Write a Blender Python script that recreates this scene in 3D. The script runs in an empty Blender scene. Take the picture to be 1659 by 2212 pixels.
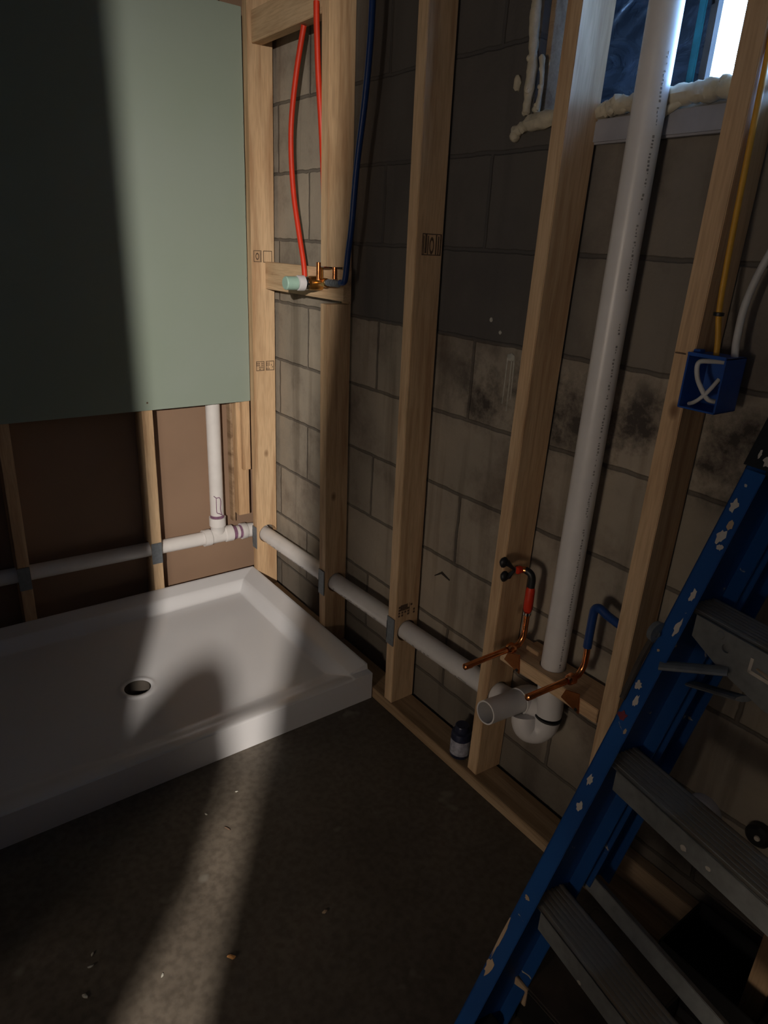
import bpy, bmesh, math, random
from mathutils import Vector, Matrix
random.seed(7)
SC = bpy.context.scene
COL = SC.collection
R = math.radians

# ------------------------------------------------------------------ camera
H, P, RO = 0.6517, 0.3739, 0.0522
fw = Vector((math.sin(H)*math.cos(P), math.cos(H)*math.cos(P), -math.sin(P)))
rt = Vector((math.cos(H), -math.sin(H), 0)); up = rt.cross(fw)
rt2 = rt*math.cos(RO) + up*math.sin(RO); up2 = -rt*math.sin(RO) + up*math.cos(RO)
cam = bpy.data.cameras.new('camera'); cam.sensor_fit = 'VERTICAL'; cam.sensor_height = 36; cam.lens = 23.849
cam.clip_start = 0.02
co = bpy.data.objects.new('camera', cam); COL.objects.link(co)
mw = Matrix((rt2, up2, -fw)).transposed().to_4x4(); mw.translation = Vector((-1.1496, -2.4062, 1.4202))
co.matrix_world = mw; SC.camera = co

# ------------------------------------------------------------------ world, lights, exposure
SC.view_settings.view_transform = 'Standard'; SC.view_settings.look = 'None'
SC.view_settings.exposure = 0.0; SC.view_settings.gamma = 1.0; SC.view_settings.use_curve_mapping = False
W = bpy.data.worlds.new('world'); SC.world = W; W.use_nodes = True
W.node_tree.nodes['Background'].inputs[0].default_value = (0.27, 0.52, 1.0, 1)
W.node_tree.nodes['Background'].inputs[1].default_value = 34.0

def lamp(name, kind, loc, energy, color, size, target=None, spot=None, blend=1.0):
    l = bpy.data.lights.new(name, kind); l.energy = energy; l.color = color
    if kind == 'AREA': l.size = size
    else: l.shadow_soft_size = size
    if kind == 'SPOT': l.spot_size = R(spot); l.spot_blend = blend
    o = bpy.data.objects.new(name, l); COL.objects.link(o); o.location = loc
    if target is not None:
        o.rotation_euler = (Vector(target) - Vector(loc)).to_track_quat('-Z', 'Y').to_euler()
    return o
# the clamp work light in the next room, shining through the door opening
lamp('work_light', 'SPOT', (-2.3, -3.8, 1.95), 660, (1.0, 0.90, 0.79), 0.028, (-0.35, 0.0, -0.09), 74, 1.0)
# unseen warm fill lamp added to brighten the block wall studs
lamp('fill_lamp', 'POINT', (-3.9, -2.6, 1.1), 74, (1.0, 0.84, 0.68), 0.25)
# portal over the basement window helps the daylight sampling
pl = bpy.data.lights.new('window_portal', 'AREA'); pl.shape = 'RECTANGLE'; pl.size = 0.95; pl.size_y = 0.5
pl.cycles.is_portal = True
po = bpy.data.objects.new('window_portal', pl); COL.objects.link(po); po.location = (0.33, -1.69, 1.92)
po.rotation_euler = Vector((-1, 0, 0)).to_track_quat('-Z', 'Y').to_euler()

# ------------------------------------------------------------------ materials
def new_mat(name):
    m = bpy.data.materials.new(name); m.use_nodes = True
    nt = m.node_tree; b = nt.nodes['Principled BSDF']
    return m, nt, b
def N(nt, t, **kw):
    n = nt.nodes.new(t)
    for k, v in kw.items():
        if hasattr(n, k): setattr(n, k, v)
        else: n.inputs[k.replace('_', ' ')].default_value = v
    return n
def L(nt, a, b): nt.links.new(a, b)
def ramp(nt, stops, fac=None):
    r = nt.nodes.new('ShaderNodeValToRGB'); e = r.color_ramp.elements
    e[0].position, e[0].color = stops[0][0], (*stops[0][1], 1)
    e[1].position, e[1].color = stops[-1][0], (*stops[-1][1], 1)
    for p, c in stops[1:-1]:
        q = e.new(p); q.color = (*c, 1)
    if fac is not None: L(nt, fac, r.inputs[0])
    return r
def mix(nt, fac, a, b, mode='MIX'):
    m = nt.nodes.new('ShaderNodeMix'); m.data_type = 'RGBA'; m.blend_type = mode
    for s, v in ((m.inputs[0], fac), (m.inputs[6], a), (m.inputs[7], b)):
        if hasattr(v, 'links'): L(nt, v, s)
        elif isinstance(v, (int, float)): s.default_value = v
        else: s.default_value = (*v, 1)
    return m.outputs[2]
def bump(nt, b, h, strength=0.3, dist=0.002):
    n = nt.nodes.new('ShaderNodeBump'); n.inputs['Strength'].default_value = strength
    n.inputs['Distance'].default_value = dist; L(nt, h, n.inputs['Height']); L(nt, n.outputs[0], b.inputs['Normal'])
    return n
def simple(name, col, rough=0.5, metal=0.0, var=0.12, scale=30, bmp=0.0):
    m, nt, b = new_mat(name)
    tc = N(nt, 'ShaderNodeTexCoord'); n = N(nt, 'ShaderNodeTexNoise', Scale=scale, Detail=4.0)
    L(nt, tc.outputs['Object'], n.inputs['Vector'])
    lo = tuple(c*(1-var) for c in col); hi = tuple(min(1, c*(1+var)) for c in col)
    r = ramp(nt, [(0.3, lo), (0.7, hi)], n.outputs[0]); L(nt, r.outputs[0], b.inputs['Base Color'])
    b.inputs['Roughness'].default_value = rough; b.inputs['Metallic'].default_value = metal
    if bmp: bump(nt, b, n.outputs[0], bmp)
    return m
def wood(name, axis, base=(0.60, 0.425, 0.258), dark=(0.46, 0.295, 0.165)):
    m, nt, b = new_mat(name)
    tc = N(nt, 'ShaderNodeTexCoord'); oi = N(nt, 'ShaderNodeObjectInfo')
    add = N(nt, 'ShaderNodeVectorMath', operation='ADD'); sc = N(nt, 'ShaderNodeVectorMath', operation='SCALE')
    cmb = N(nt, 'ShaderNodeCombineXYZ')
    for i in range(3): L(nt, oi.outputs['Random'], cmb.inputs[i])
    L(nt, cmb.outputs[0], sc.inputs[0]); sc.inputs['Scale'].default_value = 7.0
    L(nt, tc.outputs['Object'], add.inputs[0]); L(nt, sc.outputs[0], add.inputs[1])
    mp = N(nt, 'ShaderNodeMapping'); s = [1, 1, 1]; s['xyz'.index(axis)] = 0.07
    mp.inputs['Scale'].default_value = s; L(nt, add.outputs[0], mp.inputs[0])
    n1 = N(nt, 'ShaderNodeTexNoise', Scale=26.0, Detail=3.0, Distortion=0.6); L(nt, mp.outputs[0], n1.inputs['Vector'])
    n2 = N(nt, 'ShaderNodeTexNoise', Scale=230.0, Detail=2.0); L(nt, mp.outputs[0], n2.inputs['Vector'])
    c1 = ramp(nt, [(0.34, dark), (0.48, base), (0.62, tuple(min(1, x*1.12) for x in base)), (0.72, tuple(x*0.86 for x in base))], n1.outputs[0])
    c2 = ramp(nt, [(0.35, (0.86, 0.84, 0.82)), (0.6, (1, 1, 1))], n2.outputs[0])
    c = mix(nt, 1.0, c1.outputs[0], c2.outputs[0], 'MULTIPLY')
    # knots
    s2 = [1, 1, 1]; s2['xyz'.index(axis)] = 0.62
    mp2 = N(nt, 'ShaderNodeMapping'); mp2.inputs['Scale'].default_value = s2; L(nt, add.outputs[0], mp2.inputs[0])
    v = N(nt, 'ShaderNodeTexVoronoi', Scale=5.5); L(nt, mp2.outputs[0], v.inputs['Vector'])
    kr = ramp(nt, [(0.0, (1, 1, 1)), (0.035, (0.8, 0.8, 0.8)), (0.075, (0.0, 0.0, 0.0))], v.outputs['Distance'])
    c = mix(nt, kr.outputs[0], c, (0.17, 0.085, 0.035))
    # broad weather tint
    n3 = N(nt, 'ShaderNodeTexNoise', Scale=2.2, Detail=2.0); L(nt, add.outputs[0], n3.inputs['Vector'])
    t = ramp(nt, [(0.35, (0.92, 0.86, 0.80)), (0.65, (1, 1, 1))], n3.outputs[0])
    c = mix(nt, 1.0, c, t.outputs[0], 'MULTIPLY')
    L(nt, c, b.inputs['Base Color']); b.inputs['Roughness'].default_value = 0.68
    bump(nt, b, n2.outputs[0], 0.18, 0.001)
    return m
M = {}
M['wood_z'] = wood('pine_upright', 'z'); M['wood_y'] = wood('pine_lying_y', 'y'); M['wood_x'] = wood('pine_lying_x', 'x')
M['wood_plate'] = wood('bottom_plate_pine', 'y', (0.36, 0.255, 0.155), (0.25, 0.165, 0.09))
M['wood_old_and_shade'] = wood('weathered_and_shade_board', 'y', (0.34, 0.24, 0.15), (0.22, 0.14, 0.08))  # weathered wood, also the shade colour of the rear nailer
M['pvc'] = simple('white_pvc', (0.66, 0.64, 0.63), 0.35, var=0.05, scale=18)
M['acrylic'] = simple('white_acrylic', (0.60, 0.60, 0.62), 0.22, var=0.02, scale=3)
M['pan_dark'] = simple('drain_throat', (0.10, 0.085, 0.07), 0.8)
M['red_pex'] = simple('red_tubing', (0.60, 0.030, 0.006), 0.5, var=0.08)
M['blue_pex'] = simple('blue_tubing', (0.006, 0.040, 0.17), 0.4, var=0.08)
M['copper'] = simple('copper', (0.82, 0.32, 0.12), 0.22, 1.0, var=0.2, scale=60)
M['brass'] = simple('brass', (0.62, 0.36, 0.12), 0.3, 1.0, var=0.2, scale=60)
M['chrome'] = simple('chrome', (0.6, 0.6, 0.6), 0.12, 1.0, var=0.05)
M['steel'] = simple('galvanised_plate', (0.17, 0.19, 0.21), 0.5, 0.35, var=0.15, scale=80)
M['mint'] = simple('mint_plastic', (0.34, 0.52, 0.44), 0.4, var=0.05)
M['white_plastic'] = simple('white_plastic', (0.62, 0.61, 0.63), 0.35, var=0.05)
M['black'] = simple('black_plastic', (0.012, 0.012, 0.013), 0.45, var=0.3)
M['rubber'] = simple('black_rubber', (0.02, 0.02, 0.02), 0.7, var=0.3)
M['purple'] = simple('purple_primer', (0.20, 0.10, 0.17), 0.4, var=0.3, scale=60)
M['ink'] = simple('stamp_ink', (0.11, 0.07, 0.045), 0.8, var=0.4, scale=200)
M['print'] = simple('printed_ink', (0.27, 0.26, 0.25), 0.6, var=0.3, scale=200)
M['blue_box'] = simple('blue_box_plastic', (0.012, 0.075, 0.34), 0.4, var=0.1)
M['yellow'] = simple('yellow_cable_sheath', (0.62, 0.32, 0.03), 0.5, var=0.1)
M['white_cable'] = simple('white_cable_sheath', (0.55, 0.54, 0.52), 0.5, var=0.08)
M['foam'] = simple('spray_foam', (0.50, 0.45, 0.34), 0.8, var=0.18, scale=45, bmp=0.5)
M['sill'] = simple('sill_grey', (0.30, 0.30, 0.33), 0.75, var=0.15, scale=14, bmp=0.2)
M['buck'] = simple('window_buck', (0.055, 0.045, 0.038), 0.8, var=0.3, scale=20)
M['teal'] = simple('teal_film_edge', (0.03, 0.17, 0.20), 0.35, var=0.3, scale=25)
M['aluminium'] = simple('brushed_aluminium', (0.26, 0.27, 0.27), 0.5, 0.3, var=0.15, scale=50)
M['paint_white'] = simple('dried_white_paint', (0.60, 0.55, 0.48), 0.6, var=0.1)
M['paint_tan'] = simple('dried_tan_paint', (0.52, 0.38, 0.25), 0.6, var=0.12)
M['paint_red'] = simple('dried_red_paint', (0.20, 0.025, 0.04), 0.6, var=0.2)
M['chip'] = simple('wood_chip', (0.55, 0.27, 0.09), 0.7, var=0.2, scale=90)
M['crumb'] = simple('plaster_crumb', (0.42, 0.41, 0.36), 0.8, var=0.2, scale=90)
M['label'] = simple('paper_label', (0.34, 0.34, 0.40), 0.6, var=0.4, scale=70)
M['navy_tin'] = simple('dark_tin', (0.03, 0.035, 0.07), 0.3, 0.2, var=0.3, scale=40)
M['cloth'] = simple('dark_cloth', (0.05, 0.05, 0.055), 0.9); M['skin'] = simple('skin', (0.5, 0.32, 0.24), 0.6)
M['ceil'] = simple('ceiling_dark_wood', (0.10, 0.085, 0.07), 0.9, scale=8)
M['bounce_wall'] = simple('pale_bounce_wall', (0.45, 0.42, 0.38), 0.9, scale=5)  # paled so the added wall bounces fill light onto the studs
M['plain_wall'] = simple('dark_plain_wall', (0.16, 0.14, 0.12), 0.9, scale=5)

def tread_mat():
    m, nt, b = new_mat('worn_aluminium_tread')
    tc = N(nt, 'ShaderNodeTexCoord'); n = N(nt, 'ShaderNodeTexNoise', Scale=9.0, Detail=6.0)
    L(nt, tc.outputs['Object'], n.inputs['Vector'])
    r = ramp(nt, [(0.35, (0.27, 0.18, 0.11)), (0.5, (0.33, 0.28, 0.21)), (0.65, (0.38, 0.37, 0.34))], n.outputs[0])
    L(nt, r.outputs[0], b.inputs['Base Color']); b.inputs['Roughness'].default_value = 0.65; b.inputs['Metallic'].default_value = 0.05
    bump(nt, b, n.outputs[0], 0.2)
    return m
M['tread'] = tread_mat()
def fibreglass():
    m, nt, b = new_mat('blue_fibreglass')
    tc = N(nt, 'ShaderNodeTexCoord')
    n = N(nt, 'ShaderNodeTexNoise', Scale=26.0, Detail=5.0, Distortion=0.8); L(nt, tc.outputs['Object'], n.inputs['Vector'])
    n2 = N(nt, 'ShaderNodeTexNoise', Scale=5.0, Detail=3.0); L(nt, tc.outputs['Object'], n2.inputs['Vector'])
    base = ramp(nt, [(0.3, (0.007, 0.058, 0.22)), (0.7, (0.010, 0.090, 0.32))], n2.outputs[0])
    k = ramp(nt, [(0.70, (0, 0, 0)), (0.72, (1, 1, 1))], n.outputs[0])
    c = mix(nt, k.outputs[0], base.outputs[0], (0.50, 0.44, 0.36))
    L(nt, c, b.inputs['Base Color']); b.inputs['Roughness'].default_value = 0.42
    return m
M['blue_rail'] = fibreglass()
def board():
    m, nt, b = new_mat('green_drywall')
    tc = N(nt, 'ShaderNodeTexCoord'); n = N(nt, 'ShaderNodeTexNoise', Scale=1.6, Detail=3.0); L(nt, tc.outputs['Object'], n.inputs['Vector'])
    r = ramp(nt, [(0.35, (0.245, 0.300, 0.245)), (0.65, (0.265, 0.315, 0.275))], n.outputs[0])
    L(nt, r.outputs[0], b.inputs['Base Color']); b.inputs['Roughness'].default_value = 0.75
    n2 = N(nt, 'ShaderNodeTexNoise', Scale=250.0); L(nt, tc.outputs['Object'], n2.inputs['Vector']); bump(nt, b, n2.outputs[0], 0.08, 0.0006)
    return m
M['board'] = board()
M['board_core'] = simple('gypsum_core', (0.30, 0.29, 0.26), 0.9, scale=80)
M['brown'] = simple('brown_drywall_backing', (0.245, 0.157, 0.104), 0.85, var=0.05, scale=4)

def block_wall():
    m, nt, b = new_mat('concrete_block')
    tc = N(nt, 'ShaderNodeTexCoord'); sp = N(nt, 'ShaderNodeSeparateXYZ'); L(nt, tc.outputs['Object'], sp.inputs[0])
    ay = N(nt, 'ShaderNodeMath', operation='ADD'); ay.inputs[1].default_value = 0.0625 + 42.1*0.1*2; L(nt, sp.outputs[1], ay.inputs[0])
    az = N(nt, 'ShaderNodeMath', operation='ADD'); az.inputs[1].default_value = 0.279; L(nt, sp.outputs[2], az.inputs[0])
    nz = N(nt, 'ShaderNodeTexNoise', Scale=22.0, Detail=3.0); L(nt, tc.outputs['Object'], nz.inputs['Vector'])
    sub = N(nt, 'ShaderNodeVectorMath', operation='SUBTRACT'); L(nt, nz.outputs['Color'], sub.inputs[0]); sub.inputs[1].default_value = (0.5, 0.5, 0.5)
    ms = N(nt, 'ShaderNodeVectorMath', operation='SCALE'); ms.inputs['Scale'].default_value = 0.009; L(nt, sub.outputs[0], ms.inputs[0])
    cb = N(nt, 'ShaderNodeCombineXYZ'); L(nt, ay.outputs[0], cb.inputs[0]); L(nt, az.outputs[0], cb.inputs[1])
    ad = N(nt, 'ShaderNodeVectorMath', operation='ADD'); L(nt, cb.outputs[0], ad.inputs[0]); L(nt, ms.outputs[0], ad.inputs[1])
    br = N(nt, 'ShaderNodeTexBrick'); br.offset = 0.5; br.offset_frequency = 2; br.squash = 1.0
    br.inputs['Scale'].default_value = 1.0; br.inputs['Brick Width'].default_value = 0.421; br.inputs['Row Height'].default_value = 0.2125
    br.inputs['Mortar Size'].default_value = 0.0062; br.inputs['Mortar Smooth'].default_value = 0.55
    br.inputs['Color1'].default_value = (0.29, 0.255, 0.21, 1); br.inputs['Color2'].default_value = (0.355, 0.305, 0.25, 1)
    br.inputs['Mortar'].default_value = (0.15, 0.13, 0.11, 1)
    L(nt, ad.outputs[0], br.inputs['Vector'])
    n1 = N(nt, 'ShaderNodeTexNoise', Scale=3.2, Detail=7.0, Roughness=0.65); L(nt, tc.outputs['Object'], n1.inputs['Vector'])
    st = ramp(nt, [(0.34, (0.50, 0.46, 0.44)), (0.5, (0.92, 0.92, 0.90)), (0.7, (1.12, 1.10, 1.05))], n1.outputs[0])
    c = mix(nt, 1.0, br.outputs[0], st.outputs[0], 'MULTIPLY')
    # vertical run marks
    mp = N(nt, 'ShaderNodeMapping'); mp.inputs['Scale'].default_value = (1, 1, 0.08); L(nt, tc.outputs['Object'], mp.inputs[0])
    n4 = N(nt, 'ShaderNodeTexNoise', Scale=16.0, Detail=4.0); L(nt, mp.outputs[0], n4.inputs['Vector'])
    dr = ramp(nt, [(0.34, (0.70, 0.68, 0.66)), (0.46, (1, 1, 1))], n4.outputs[0])
    c = mix(nt, 1.0, c, dr.outputs[0], 'MULTIPLY')
    # rough dark band of old parging, and the grey coating on the courses above it
    def band(lo, hi, soft, src):
        a = N(nt, 'ShaderNodeMapRange'); a.interpolation_type = 'SMOOTHSTEP'
        a.inputs['From Min'].default_value = lo-soft; a.inputs['From Max'].default_value = lo+soft; L(nt, src, a.inputs[0])
        d = N(nt, 'ShaderNodeMapRange'); d.interpolation_type = 'SMOOTHSTEP'
        d.inputs['From Min'].default_value = hi+soft; d.inputs['From Max'].default_value = hi-soft; L(nt, src, d.inputs[0])
        mu = N(nt, 'ShaderNodeMath', operation='MULTIPLY'); L(nt, a.outputs[0], mu.inputs[0]); L(nt, d.outputs[0], mu.inputs[1])
        return mu.outputs[0]
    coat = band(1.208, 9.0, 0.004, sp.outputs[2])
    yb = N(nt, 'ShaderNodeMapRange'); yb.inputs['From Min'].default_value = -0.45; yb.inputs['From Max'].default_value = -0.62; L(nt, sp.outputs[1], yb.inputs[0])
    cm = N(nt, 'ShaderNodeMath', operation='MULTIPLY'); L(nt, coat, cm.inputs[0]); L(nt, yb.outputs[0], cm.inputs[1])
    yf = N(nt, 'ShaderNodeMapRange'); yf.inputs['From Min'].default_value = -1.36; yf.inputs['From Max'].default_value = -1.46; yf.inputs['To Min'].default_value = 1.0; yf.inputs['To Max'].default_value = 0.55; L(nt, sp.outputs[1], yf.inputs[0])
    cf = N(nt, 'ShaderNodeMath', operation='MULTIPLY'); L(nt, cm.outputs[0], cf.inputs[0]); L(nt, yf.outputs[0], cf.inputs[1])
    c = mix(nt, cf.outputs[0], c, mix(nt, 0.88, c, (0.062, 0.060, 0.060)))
    n5 = N(nt, 'ShaderNodeTexNoise', Scale=7.0, Detail=8.0, Roughness=0.7); L(nt, tc.outputs['Object'], n5.inputs['Vector'])
    ro = band(0.98, 1.19, 0.05, sp.outputs[2])
    y2 = N(nt, 'ShaderNodeMapRange'); y2.inputs['From Min'].default_value = -0.9; y2.inputs['From Max'].default_value = -1.15; L(nt, sp.outputs[1], y2.inputs[0])
    rr = ramp(nt, [(0.40, (1, 1, 1)), (0.58, (0, 0, 0))], n5.outputs[0])
    q = N(nt, 'ShaderNodeMath', operation='MULTIPLY'); L(nt, ro, q.inputs[0]); L(nt, y2.outputs[0], q.inputs[1])
    q2 = N(nt, 'ShaderNodeMath', operation='MULTIPLY'); L(nt, q.outputs[0], q2.inputs[0]); L(nt, rr.outputs[0], q2.inputs[1])
    c = mix(nt, q2.outputs[0], c, (0.055, 0.045, 0.038))
    # damp, dirtier lowest course
    lo = band(-1.0, 0.24, 0.12, sp.outputs[2]); c = mix(nt, lo, c, mix(nt, 0.65, c, (0.05, 0.043, 0.036)))
    L(nt, c, b.inputs['Base Color']); b.inputs['Roughness'].default_value = 0.9
    nf = N(nt, 'ShaderNodeTexNoise', Scale=130.0, Detail=5.0); L(nt, tc.outputs['Object'], nf.inputs['Vector'])
    inv = N(nt, 'ShaderNodeMath', operation='SUBTRACT'); inv.inputs[0].default_value = 1.0; L(nt, br.outputs['Fac'], inv.inputs[1])
    mm = N(nt, 'ShaderNodeMath', operation='MULTIPLY_ADD'); L(nt, nf.outputs[0], mm.inputs[0]); mm.inputs[1].default_value = 0.22; L(nt, inv.outputs[0], mm.inputs[2])
    m2 = N(nt, 'ShaderNodeMath', operation='MULTIPLY_ADD'); L(nt, n1.outputs[0], m2.inputs[0]); m2.inputs[1].default_value = 0.5; L(nt, mm.outputs[0], m2.inputs[2])
    bump(nt, b, m2.outputs[0], 0.8, 0.006)
    return m
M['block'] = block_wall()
def floor_mat():
    m, nt, b = new_mat('concrete_floor')
    tc = N(nt, 'ShaderNodeTexCoord')
    n = N(nt, 'ShaderNodeTexNoise', Scale=2.3, Detail=6.0, Roughness=0.6); L(nt, tc.outputs['Object'], n.inputs['Vector'])
    r = ramp(nt, [(0.3, (0.060, 0.050, 0.040)), (0.5, (0.100, 0.083, 0.066)), (0.72, (0.145, 0.120, 0.095))], n.outputs[0])
    n2 = N(nt, 'ShaderNodeTexNoise', Scale=60.0, Detail=5.0); L(nt, tc.outputs['Object'], n2.inputs['Vector'])
    r2 = ramp(nt, [(0.35, (0.75, 0.74, 0.72)), (0.62, (1.1, 1.1, 1.08))], n2.outputs[0])
    c = mix(nt, 1.0, r.outputs[0], r2.outputs[0], 'MULTIPLY')
    n3 = N(nt, 'ShaderNodeTexNoise', Scale=11.0, Detail=2.0); L(nt, tc.outputs['Object'], n3.inputs['Vector'])
    k = ramp(nt, [(0.69, (0, 0, 0)), (0.75, (1, 1, 1))], n3.outputs[0])
    c = mix(nt, k.outputs[0], c, (0.16, 0.145, 0.12))
    L(nt, c, b.inputs['Base Color'])
    rr = ramp(nt, [(0.3, (0.45, 0.45, 0.45)), (0.7, (0.75, 0.75, 0.75))], n.outputs[0]); L(nt, rr.outputs[0], b.inputs['Roughness'])
    bump(nt, b, n2.outputs[0], 0.25, 0.002)
    return m
M['floor'] = floor_mat()
def film():
    m, nt, b = new_mat('dark_plastic_film')
    tc = N(nt, 'ShaderNodeTexCoord'); mp = N(nt, 'ShaderNodeMapping'); mp.inputs['Scale'].default_value = (1, 1.0, 2.2); mp.inputs['Rotation'].default_value = (0.7, 0, 0)
    L(nt, tc.outputs['Object'], mp.inputs[0])
    n = N(nt, 'ShaderNodeTexNoise', Scale=9.0, Detail=5.0, Distortion=1.4); L(nt, mp.outputs[0], n.inputs['Vector'])
    r = ramp(nt, [(0.4, (0.006, 0.008, 0.012)), (0.62, (0.018, 0.022, 0.03))], n.outputs[0])
    L(nt, r.outputs[0], b.inputs['Base Color']); b.inputs['Roughness'].default_value = 0.22
    bump(nt, b, n.outputs[0], 0.45, 0.012)
    return m
M['film'] = film()
def glass():
    m, nt, b = new_mat('window_glass')
    nt.nodes.remove(b); out = nt.nodes['Material Output']
    t = N(nt, 'ShaderNodeBsdfTransparent'); g = N(nt, 'ShaderNodeBsdfGlossy', Roughness=0.03)
    fr = N(nt, 'ShaderNodeFresnel', IOR=1.45); mx = N(nt, 'ShaderNodeMixShader')
    L(nt, fr.outputs[0], mx.inputs[0]); L(nt, t.outputs[0], mx.inputs[1]); L(nt, g.outputs[0], mx.inputs[2]); L(nt, mx.outputs[0], out.inputs[0])
    return m
M['glass'] = glass()

# ------------------------------------------------------------------ mesh helpers
def tag(o, label=None, cat=None, group=None, kind=None):
    if label: o['label'] = label
    if cat: o['category'] = cat
    if group: o['group'] = group
    if kind: o['kind'] = kind
    return o
def empty(name, loc):
    o = bpy.data.objects.new(name, None); o.empty_display_size = 0.05; COL.objects.link(o); o.location = loc
    return o
def obj(name, bm, m, parent=None, base=None, smooth=False):
    """link a bmesh built in world coordinates; its origin goes to its base"""
    bmesh.ops.recalc_face_normals(bm, faces=bm.faces)
    vs = [v.co for v in bm.verts]
    lo = Vector([min(v[i] for v in vs) for i in range(3)]); hi = Vector([max(v[i] for v in vs) for i in range(3)])
    org = Vector(base) if base is not None else Vector(((lo.x+hi.x)/2, (lo.y+hi.y)/2, lo.z))
    bmesh.ops.translate(bm, verts=bm.verts, vec=-org)
    me = bpy.data.meshes.new(name)
    if smooth:
        for f in bm.faces: f.smooth = True
    bm.to_mesh(me); bm.free()
    mats = m if isinstance(m, (list, tuple)) else [m]
    for x in mats: me.materials.append(M[x] if isinstance(x, str) else x)
    o = bpy.data.objects.new(name, me); COL.objects.link(o)
    if parent is not None:
        o.parent = parent
        o.location = org - world_of(parent)
    else: o.location = org
    if smooth:
        try: me.set_sharp_from_angle(angle=R(38))
        except Exception: pass
    return o
def world_of(p):
    v = Vector((0, 0, 0))
    while p is not None: v += p.location; p = p.parent
    return v
def nb(): return bmesh.new()
def addbox(bm, x0, x1, y0, y1, z0, z1, bev=0.0):
    c = [(x, y, z) for x in (x0, x1) for y in (y0, y1) for z in (z0, z1)]
    return addhex(bm, c, bev)
def addhex(bm, c, bev=0.0):
    vs = [bm.verts.new(p) for p in c]
    fs = [bm.faces.new([vs[i] for i in q]) for q in ((0,1,3,2),(4,6,7,5),(0,4,5,1),(2,3,7,6),(0,2,6,4),(1,5,7,3))]
    if bev:
        es = list({e for f in fs for e in f.edges})
        bmesh.ops.bevel(bm, geom=es, offset=bev, segments=2, affect='EDGES', clamp_overlap=True)
    return vs
def boxo(name, m, x0, x1, y0, y1, z0, z1, parent=None, bev=0.0015):
    bm = nb(); addbox(bm, x0, x1, y0, y1, z0, z1, bev); return obj(name, bm, m, parent)
def smooth_path(pts, n=6):
    pts = [Vector(p) for p in pts]
    if len(pts) < 3: return pts
    out = []
    for i in range(len(pts)-1):
        p0 = pts[max(i-1, 0)]; p1 = pts[i]; p2 = pts[i+1]; p3 = pts[min(i+2, len(pts)-1)]
        for k in range(n):
            t = k/n
            out.append(0.5*((2*p1)+(-p0+p2)*t+(2*p0-5*p1+4*p2-p3)*t*t+(-p0+3*p1-3*p2+p3)*t**3))
    out.append(pts[-1]); return out
def addtube(bm, pts, r, seg=20, cap=True, noise=0.0, flat=1.0):
    pts = [Vector(p) for p in pts]; rings = []
    rs = r if isinstance(r, (list, tuple)) else [r]*len(pts)
    t0 = (pts[1]-pts[0]).normalized(); ref = Vector((0, 0, 1)) if abs(t0.z) < 0.9 else Vector((0, 1, 0))
    u = t0.cross(ref).normalized()
    for i, p in enumerate(pts):
        t = (pts[min(i+1, len(pts)-1)]-pts[max(i-1, 0)]).normalized()
        u = (u - t*u.dot(t)).normalized(); v = t.cross(u)
        ring = []
        for k in range(seg):
            a = 2*math.pi*k/seg; q = rs[i]*(1+noise*(random.random()-0.5))
            ring.append(bm.verts.new(p + u*math.cos(a)*q + v*math.sin(a)*q*flat))
        rings.append(ring)
    for a, b in zip(rings, rings[1:]):
        for k in range(seg): bm.faces.new((a[k], a[(k+1) % seg], b[(k+1) % seg], b[k]))
    if cap:
        bm.faces.new(rings[0][::-1]); bm.faces.new(rings[-1])
    return rings
def tubeo(name, m, pts, r, parent=None, seg=20, **kw):
    bm = nb(); addtube(bm, pts, r, seg, **kw); return obj(name, bm, m, parent, smooth=True)
def lathe(bm, prof, org, axis=(0, 0, 1), seg=32):
    """prof: list of (radius, distance along axis)"""
    ax = Vector(axis).normalized(); ref = Vector((0, 0, 1)) if abs(ax.z) < 0.9 else Vector((1, 0, 0))
    u = ax.cross(ref).normalized(); v = ax.cross(u); org = Vector(org); rings = []
    for r, h in prof:
        if r < 1e-6: rings.append([bm.verts.new(org+ax*h)])
        else: rings.append([bm.verts.new(org+ax*h+(u*math.cos(2*math.pi*k/seg)+v*math.sin(2*math.pi*k/seg))*r) for k in range(seg)])
    for a, b in zip(rings, rings[1:]):
        for k in range(seg):
            k2 = (k+1) % seg
            if len(a) == 1 and len(b) > 1: bm.faces.new((a[0], b[k2], b[k]))
            elif len(b) == 1 and len(a) > 1: bm.faces.new((a[k], a[k2], b[0]))
            elif len(a) > 1: bm.faces.new((a[k], a[k2], b[k2], b[k]))
def lathe_o(name, m, prof, org, axis=(0, 0, 1), parent=None, seg=32):
    bm = nb(); lathe(bm, prof, org, axis, seg); return obj(name, bm, m, parent, smooth=True)
def blob(bm, c, r, sq=(1, 1, 1), sub=2, noise=0.25):
    g = bmesh.ops.create_icosphere(bm, subdivisions=sub, radius=r)
    for v in g['verts']:
        k = 1+noise*(random.random()-0.5)
        v.co = Vector((v.co.x*sq[0]*k, v.co.y*sq[1]*k, v.co.z*sq[2]*k)) + Vector(c)
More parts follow.
